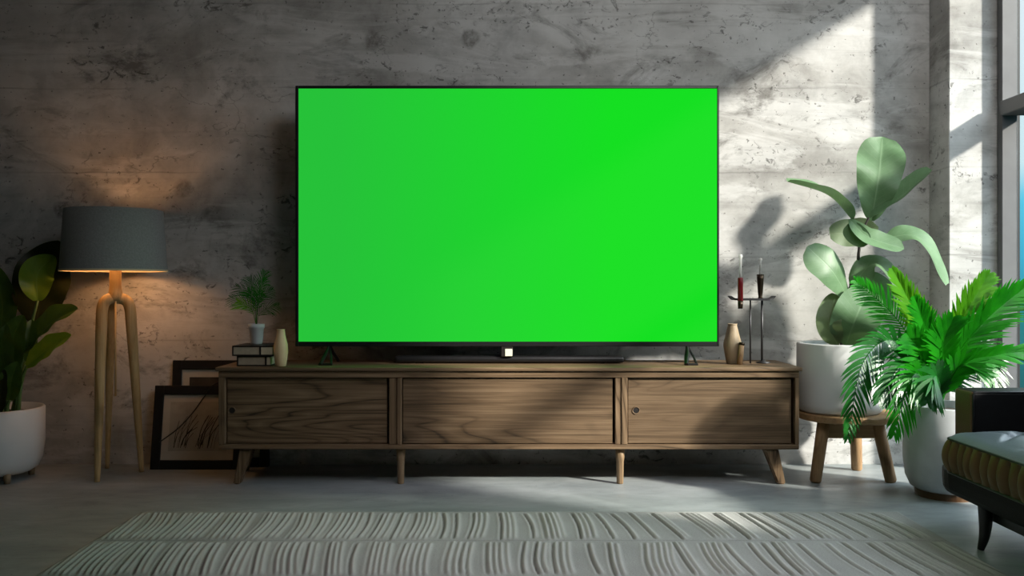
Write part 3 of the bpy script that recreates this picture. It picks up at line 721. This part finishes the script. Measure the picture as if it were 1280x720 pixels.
fr([(1150, 470, -.06), (1115, 425, -.12), (1078, 455, -.18), (1060, 545, -.20)], 36, 'palm_b', .009, 40, ang=58, droop=.35)
fr([(1155, 455, -.03), (1118, 395, .0), (1070, 352, .02)], 40, 'palm', .006, 34, ang=55, start=.35)
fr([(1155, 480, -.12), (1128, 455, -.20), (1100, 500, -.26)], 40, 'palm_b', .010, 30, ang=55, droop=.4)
fr([(1160, 480, -.15), (1140, 470, -.24), (1118, 540, -.28)], 40, 'palm', .009, 28, ang=50, droop=.4)
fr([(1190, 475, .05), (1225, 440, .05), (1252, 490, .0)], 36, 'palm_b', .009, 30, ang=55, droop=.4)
fr([(1180, 470, -.12), (1178, 430, -.18), (1190, 400, -.20)], 46, 'palm', .0085, 37, ang=42)
fr([(1185, 480, -.14), (1205, 455, -.20), (1236, 470, -.22)], 36, 'palm', .011, 24, ang=45)
fr([(1165, 480, -.12), (1150, 440, -.18), (1135, 420, -.2)], 44, 'palm', .012, 24, ang=48)
fr([(1175, 485, -.16), (1168, 470, -.24), (1160, 500, -.28)], 40, 'palm_b', .012, 22, ang=55, droop=.3)
fr([(1190, 470, .08), (1215, 420, .10), (1228, 470, .10)], 30, 'palm_b', .007, 30, ang=60, droop=.4)

# ------------------------------------------------------------------ rug
rx0, rx1, ry0, ry1 = -1.475, 1.535, 2.20, 3.425
nx, ny = 620, 230
xs = np.linspace(rx0, rx1, nx); ys = np.linspace(ry0, ry1, ny)
XX, YY = np.meshgrid(xs, ys)
Hh = np.zeros_like(XX); GR = np.zeros_like(XX); RI = np.zeros_like(XX)
rg = np.random.RandomState(4)
edges = [3.425, 3.03, 2.645, 2.26, 1.9]
for top, bot in zip(edges, edges[1:]):
    v = (YY - bot) / (top - bot); inside = (v >= 0) & (v < 1)
    x = rx0 - .1
    ph = rg.uniform(0, 6.28)
    while x < rx1 + .1:
        lf = np.clip(.5 - x * .45, 0, 1); nl = rg.choice([1, 1, 2, 3]) if rg.rand() > lf else rg.choice([2, 3, 4, 5]); ph += rg.uniform(-.5, .5); amp = rg.uniform(.004, .015)
        lean = -.035 + .03 * math.sin(x * 2.2 + bot * 5) + rg.uniform(-.012, .012)
        fq = rg.uniform(2.2, 3.8)
        for k in range(nl):
            v0, v1 = rg.uniform(.0, .06), rg.uniform(.93, 1.0); wd = rg.uniform(.0026, .0050)
            stg = rg.uniform(.7, 1) if k == 0 and nl < 4 else rg.uniform(.10, .50)
            xc = x + lean * (v - .5) + amp * np.sin(ph + v * fq)
            env = np.clip((v - v0) / .08, 0, 1) * np.clip((v1 - v) / .08, 0, 1) * inside
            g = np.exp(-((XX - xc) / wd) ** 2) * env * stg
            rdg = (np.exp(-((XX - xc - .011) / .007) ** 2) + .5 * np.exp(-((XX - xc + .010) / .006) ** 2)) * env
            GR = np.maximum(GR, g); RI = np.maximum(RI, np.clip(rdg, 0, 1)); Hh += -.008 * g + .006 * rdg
            x += rg.uniform(.017, .024)
        x += rg.uniform(.008, .035 + .06 * (1 - lf))
    seam = np.exp(-((YY - bot) / .004) ** 2); Hh -= .003 * seam; GR = np.maximum(GR, .18 * seam)
ed = np.minimum.reduce([XX - rx0, rx1 - XX, YY - ry0, ry1 - YY])
Hh = .012 + np.clip(Hh, -.009, .011) * np.clip(ed / .04, 0, 1); Hh = np.where(ed < 1e-6, .001, Hh)
verts = np.stack([XX - .03, YY - 2.81, Hh], -1).reshape(-1, 3)
ii = np.arange(nx * ny).reshape(ny, nx)
faces = np.stack([ii[:-1, :-1], ii[:-1, 1:], ii[1:, 1:], ii[1:, :-1]], -1).reshape(-1, 4)
me = bpy.data.meshes.new('rug'); me.from_pydata(verts.tolist(), [], faces.tolist()); me.update()
ca = me.color_attributes.new('relief_shade', 'FLOAT_COLOR', 'POINT')
buf = np.stack([GR, RI, np.zeros_like(GR), np.ones_like(GR)], -1).reshape(-1).astype(np.float32)
ca.data.foreach_set('color', buf)
for p in me.polygons: p.use_smooth = True
me.materials.append(M['rug'])
ro = bpy.data.objects.new('rug', me); C.objects.link(ro); ro.location = (.03, 2.81, 0)
tag(ro, 'pale grey woven rug with carved wavy grooves on the concrete floor', 'rug')

# ------------------------------------------------------------------ leather sofa / daybed at the right
so = empty('leather_sofa', (1.95, 2.45, 0), 'dark leather sofa with a tufted seat and pleated edge at the right', 'sofa')
sx0, sx1, sy0, sy1 = 1.585, 2.20, 1.25, 3.165
def rrect(x0, x1, y0, y1, r, step=.004):
    pts = []
    for cx_, cy_, a0 in ((x1 - r, y1 - r, 0), (x0 + r, y1 - r, 90), (x0 + r, y0 + r, 180), (x1 - r, y0 + r, 270)):
        for k in range(9):
            a = R(a0 + 90 * k / 8); pts.append(Vector((cx_ + r * math.cos(a), cy_ + r * math.sin(a), 0)))
    out = []
    for a, b in zip(pts, pts[1:] + pts[:1]):
        n = max(1, int((b - a).length / step))
        out += [a.lerp(b, k / n) for k in range(n)]
    return out
ol = rrect(sx0, sx1, sy0, sy1, .045)
cz0, cz1 = .232, .352
# pleated border
bm = NB(); n = len(ol); lens = 0; rows = []
cen = Vector(((sx0 + sx1) / 2, (sy0 + sy1) / 2, 0))
ds = [0]
for a, b in zip(ol, ol[1:]): ds.append(ds[-1] + (b - a).length)
for k, p in enumerate(ol):
    nrm = (ol[(k + 1) % n] - ol[k - 1]).normalized(); nrm = Vector((nrm.y, -nrm.x, 0))
    s = ds[k] / .052 + .22 * math.sin(ds[k] * 9)
    pl_ = (abs(math.sin(math.pi * s)) ** .4) * .042 - .036 + .004 * math.sin(ds[k] * 40)
    col = []
    for j in range(9):
        v = j / 8; bulge = .014 * math.sin(math.pi * v); amt = math.sin(math.pi * v) ** .35
        col.append(bm.verts.new(p + nrm * (bulge + pl_ * amt) + Vector((0, 0, cz0 + (cz1 - cz0) * v))))
    rows.append(col)
for k in range(n):
    a, b = rows[k], rows[(k + 1) % n]
    for j in range(8): bm.faces.new((a[j], b[j], b[j + 1], a[j + 1]))
bm.faces.new([c[0] for c in rows])
cu = obj('seat_cushion', bm, M['band'], so, smooth=True, label='pleated olive-tan cushion border')
# tufted top
bm = NB(); gx, gy = 70, 190; vs = []
for j in range(gy + 1):
    for i in range(gx + 1):
        x = sx0 + (sx1 - sx0) * i / gx; y = sy0 + (sy1 - sy0) * j / gy
        e = min(x - sx0, sx1 - x, y - sy0, sy1 - y)
        z = cz1 + .034 * (1 - math.exp(-e / .035))
        T = .17; u = (x - sx0 - .17) / T; w_ = (sy1 - .16 - y) / T
        if e > .05:
            a = (u + w_) / 1.0; b = (u - w_) / 1.0
            fa = abs(a / 2 - round(a / 2)) * 2; fb = abs(b / 2 - round(b / 2)) * 2
            d = min(1, (e - .05) / .06)
            z += d * (-.014 * math.exp(-(fa / .10) ** 2) - .014 * math.exp(-(fb / .10) ** 2) - .012 * math.exp(-((fa * fa + fb * fb) / .03)) + .008)
        r = .045
        for cx_, cy_ in ((sx0 + r, sy1 - r), (sx1 - r, sy1 - r), (sx0 + r, sy0 + r), (sx1 - r, sy0 + r)):
            if (x - cx_) * (1 if cx_ > cen.x else -1) > 0 and (y - cy_) * (1 if cy_ > cen.y else -1) > 0:
                dd = math.hypot(x - cx_, y - cy_); m_ = max(abs(x - cx_), abs(y - cy_))
                if dd > 1e-6: x, y = cx_ + (x - cx_) * m_ / dd, cy_ + (y - cy_) * m_ / dd
        vs.append(bm.verts.new((x, y, z)))
for j in range(gy):
    for i in range(gx):
        k = j * (gx + 1) + i; bm.faces.new((vs[k], vs[k + 1], vs[k + gx + 2], vs[k + gx + 1]))
obj('tufted_top', bm, M['seat'], cu, smooth=True, label='tufted cushion top, blue sky sheen in its colour')
for z in (cz0, cz1):
    b = NB(); pts = [p + Vector((0, 0, z)) for p in ol[::2]]; tube(b, pts + [pts[0]], .0045, 8)
    obj('piping', b, M['black'], cu, smooth=True)
# base rail with a soft rounded underside
bm = NB(); prof = [(.0, .231), (.0, .200), (.002, .168), (.008, .153), (.022, .145), (.05, .143)]
rings = []
for ins, z in prof:
    rings.append([bm.verts.new(p + Vector((0, 0, z))) for p in rrect(1.590, 2.30, 1.25, 3.34, .20, .03)] if ins == 0 else None)
    if rings[-1] is None:
        c_ = Vector((1.945, 2.295, 0)); base_ = rrect(1.590, 2.30, 1.25, 3.34, .20, .03); q_ = []
        for p in base_:
            d_ = p - c_; q_.append(bm.verts.new(Vector((c_.x + d_.x * (1 - ins / .344), c_.y + d_.y * (1 - ins / 1.04), z))))
        rings[-1] = q_
for a, b in zip(rings, rings[1:]):
    for k in range(len(a)): bm.faces.new((a[k], a[(k + 1) % len(a)], b[(k + 1) % len(a)], b[k]))
bm.faces.new(rings[0]); bm.faces.new(rings[-1])
obj('base_frame', bm, M['leather'], so, smooth=False)
obj('rail', box(NB(), 1.655, 1.685, 1.35, 2.99, .095, .146, .003, 1), M['gunmetal'], so)
obj('arm', box(NB(), 1.705, 2.30, 3.195, 3.325, .226, .517, .014, 3), [M['leather'], M['leather_br']], so, smooth=False)
ao = [o for o in so.children if o.name.startswith('arm')][0]
for p in ao.data.polygons:
    if p.normal.x < -.5: p.material_index = 1
b = NB(); tube(b, [(1.712, 3.198, .228), (1.712, 3.198, .505), (1.722, 3.198, .513), (2.29, 3.198, .513)], .004, 8); obj('piping', b, M['black'], ao, smooth=True)
obj('backrest', box(NB(), 2.16, 2.34, 1.25, 3.19, .226, .80, .05, 4), M['leather'], so, smooth=True)
for (x, y) in ((1.612, 2.965), (2.24, 2.965), (1.612, 1.40), (2.24, 1.40)):
    pts = smoothpath([(x + .016, y, .16), (x + .018, y, .10), (x + .012, y - .002, .045), (x - .002, y - .004, 0)], 6)
    obj('leg', tube(NB(), pts, [.024, .022, .017, .011], 14), M['black'], so, smooth=True)

# ------------------------------------------------------------------ light
wd = bpy.data.worlds.new('World'); sc.world = wd; wd.use_nodes = True
nt = wd.node_tree; nt.nodes.clear()
tc = nt.nodes.new('ShaderNodeTexCoord'); sx_ = nt.nodes.new('ShaderNodeSeparateXYZ'); rm = nt.nodes.new('ShaderNodeValToRGB')
ma = nt.nodes.new('ShaderNodeMath'); ma.operation = 'MULTIPLY_ADD'; ma.inputs[1].default_value = .5; ma.inputs[2].default_value = .5
bg = nt.nodes.new('ShaderNodeBackground'); ou = nt.nodes.new('ShaderNodeOutputWorld')
nt.links.new(tc.outputs['Generated'], sx_.inputs[0]); nt.links.new(sx_.outputs[2], ma.inputs[0]); nt.links.new(ma.outputs[0], rm.inputs[0])
e = rm.color_ramp.elements
stops = [(.42, (.01, .05, .06)), (.485, (.02, .22, .24)), (.515, (.05, .42, .62)), (.545, (.10, .58, .80)), (.562, (.62, .82, .88)), (.64, (.76, .86, .92)), (.70, (3.8, 4.4, 4.8)), (1, (4.6, 5.3, 6.0))]
while len(e) < len(stops): e.new(.5)
for q, (p, c) in zip(e, stops): q.position = p; q.color = (*c, 1)
nt.links.new(rm.outputs[0], bg.inputs[0]); bg.inputs[1].default_value = 1.05
nt.links.new(bg.outputs[0], ou.inputs[0])

def light(name, kind, loc, energy, col, aim=None, **kw):
    d = bpy.data.lights.new(name, kind); d.energy = energy; d.color = col
    for k, v in kw.items(): setattr(d, k, v)
    o = bpy.data.objects.new(name, d); C.objects.link(o); o.location = loc
    if aim is not None: o.rotation_euler = (Vector(aim) - Vector(loc)).to_track_quat('-Z', 'Y').to_euler()
    return o
sd = Vector((-1, .68, -.63))
light('sun', 'SUN', (6, 0, 5), 9.0, (1, .92, .82), aim=Vector((6, 0, 5)) + sd, angle=R(3.4))
light('fill_area', 'AREA', (1.3, 1.5, 2.95), 27, (1, .98, .96), aim=(.9, 4.4, 2.2), spread=R(120), shape='RECTANGLE', size=1.8, size_y=1.4)  # added soft fill for the upper wall, no fixture in the room
light('fill_spot', 'SPOT', (.25, 2.1, 2.98), 104, (1, .80, .91), aim=(.12, 2.95, 0), spot_size=R(56), spot_blend=.8, shadow_soft_size=.25)  # added pool of fill over the rug, pink to offset the screen's green
light('lamp_bulb', 'POINT', (lx + .005, LY, zs0 + .09), 5.2, (1, .50, .22), shadow_soft_size=.04)

# ------------------------------------------------------------------ camera and view
cam = bpy.data.cameras.new('camera'); co = bpy.data.objects.new('camera', cam); C.objects.link(co)
co.location = (0, 0, H); co.rotation_euler = (R(90), 0, 0)
cam.sensor_width = 36; cam.lens = F / 1280 * 36; cam.clip_start = .05
sc.camera = co
sc.view_settings.view_transform = 'Standard'
sc.view_settings.look = 'None'
try: sc.cycles.use_denoising = True
except Exception: pass
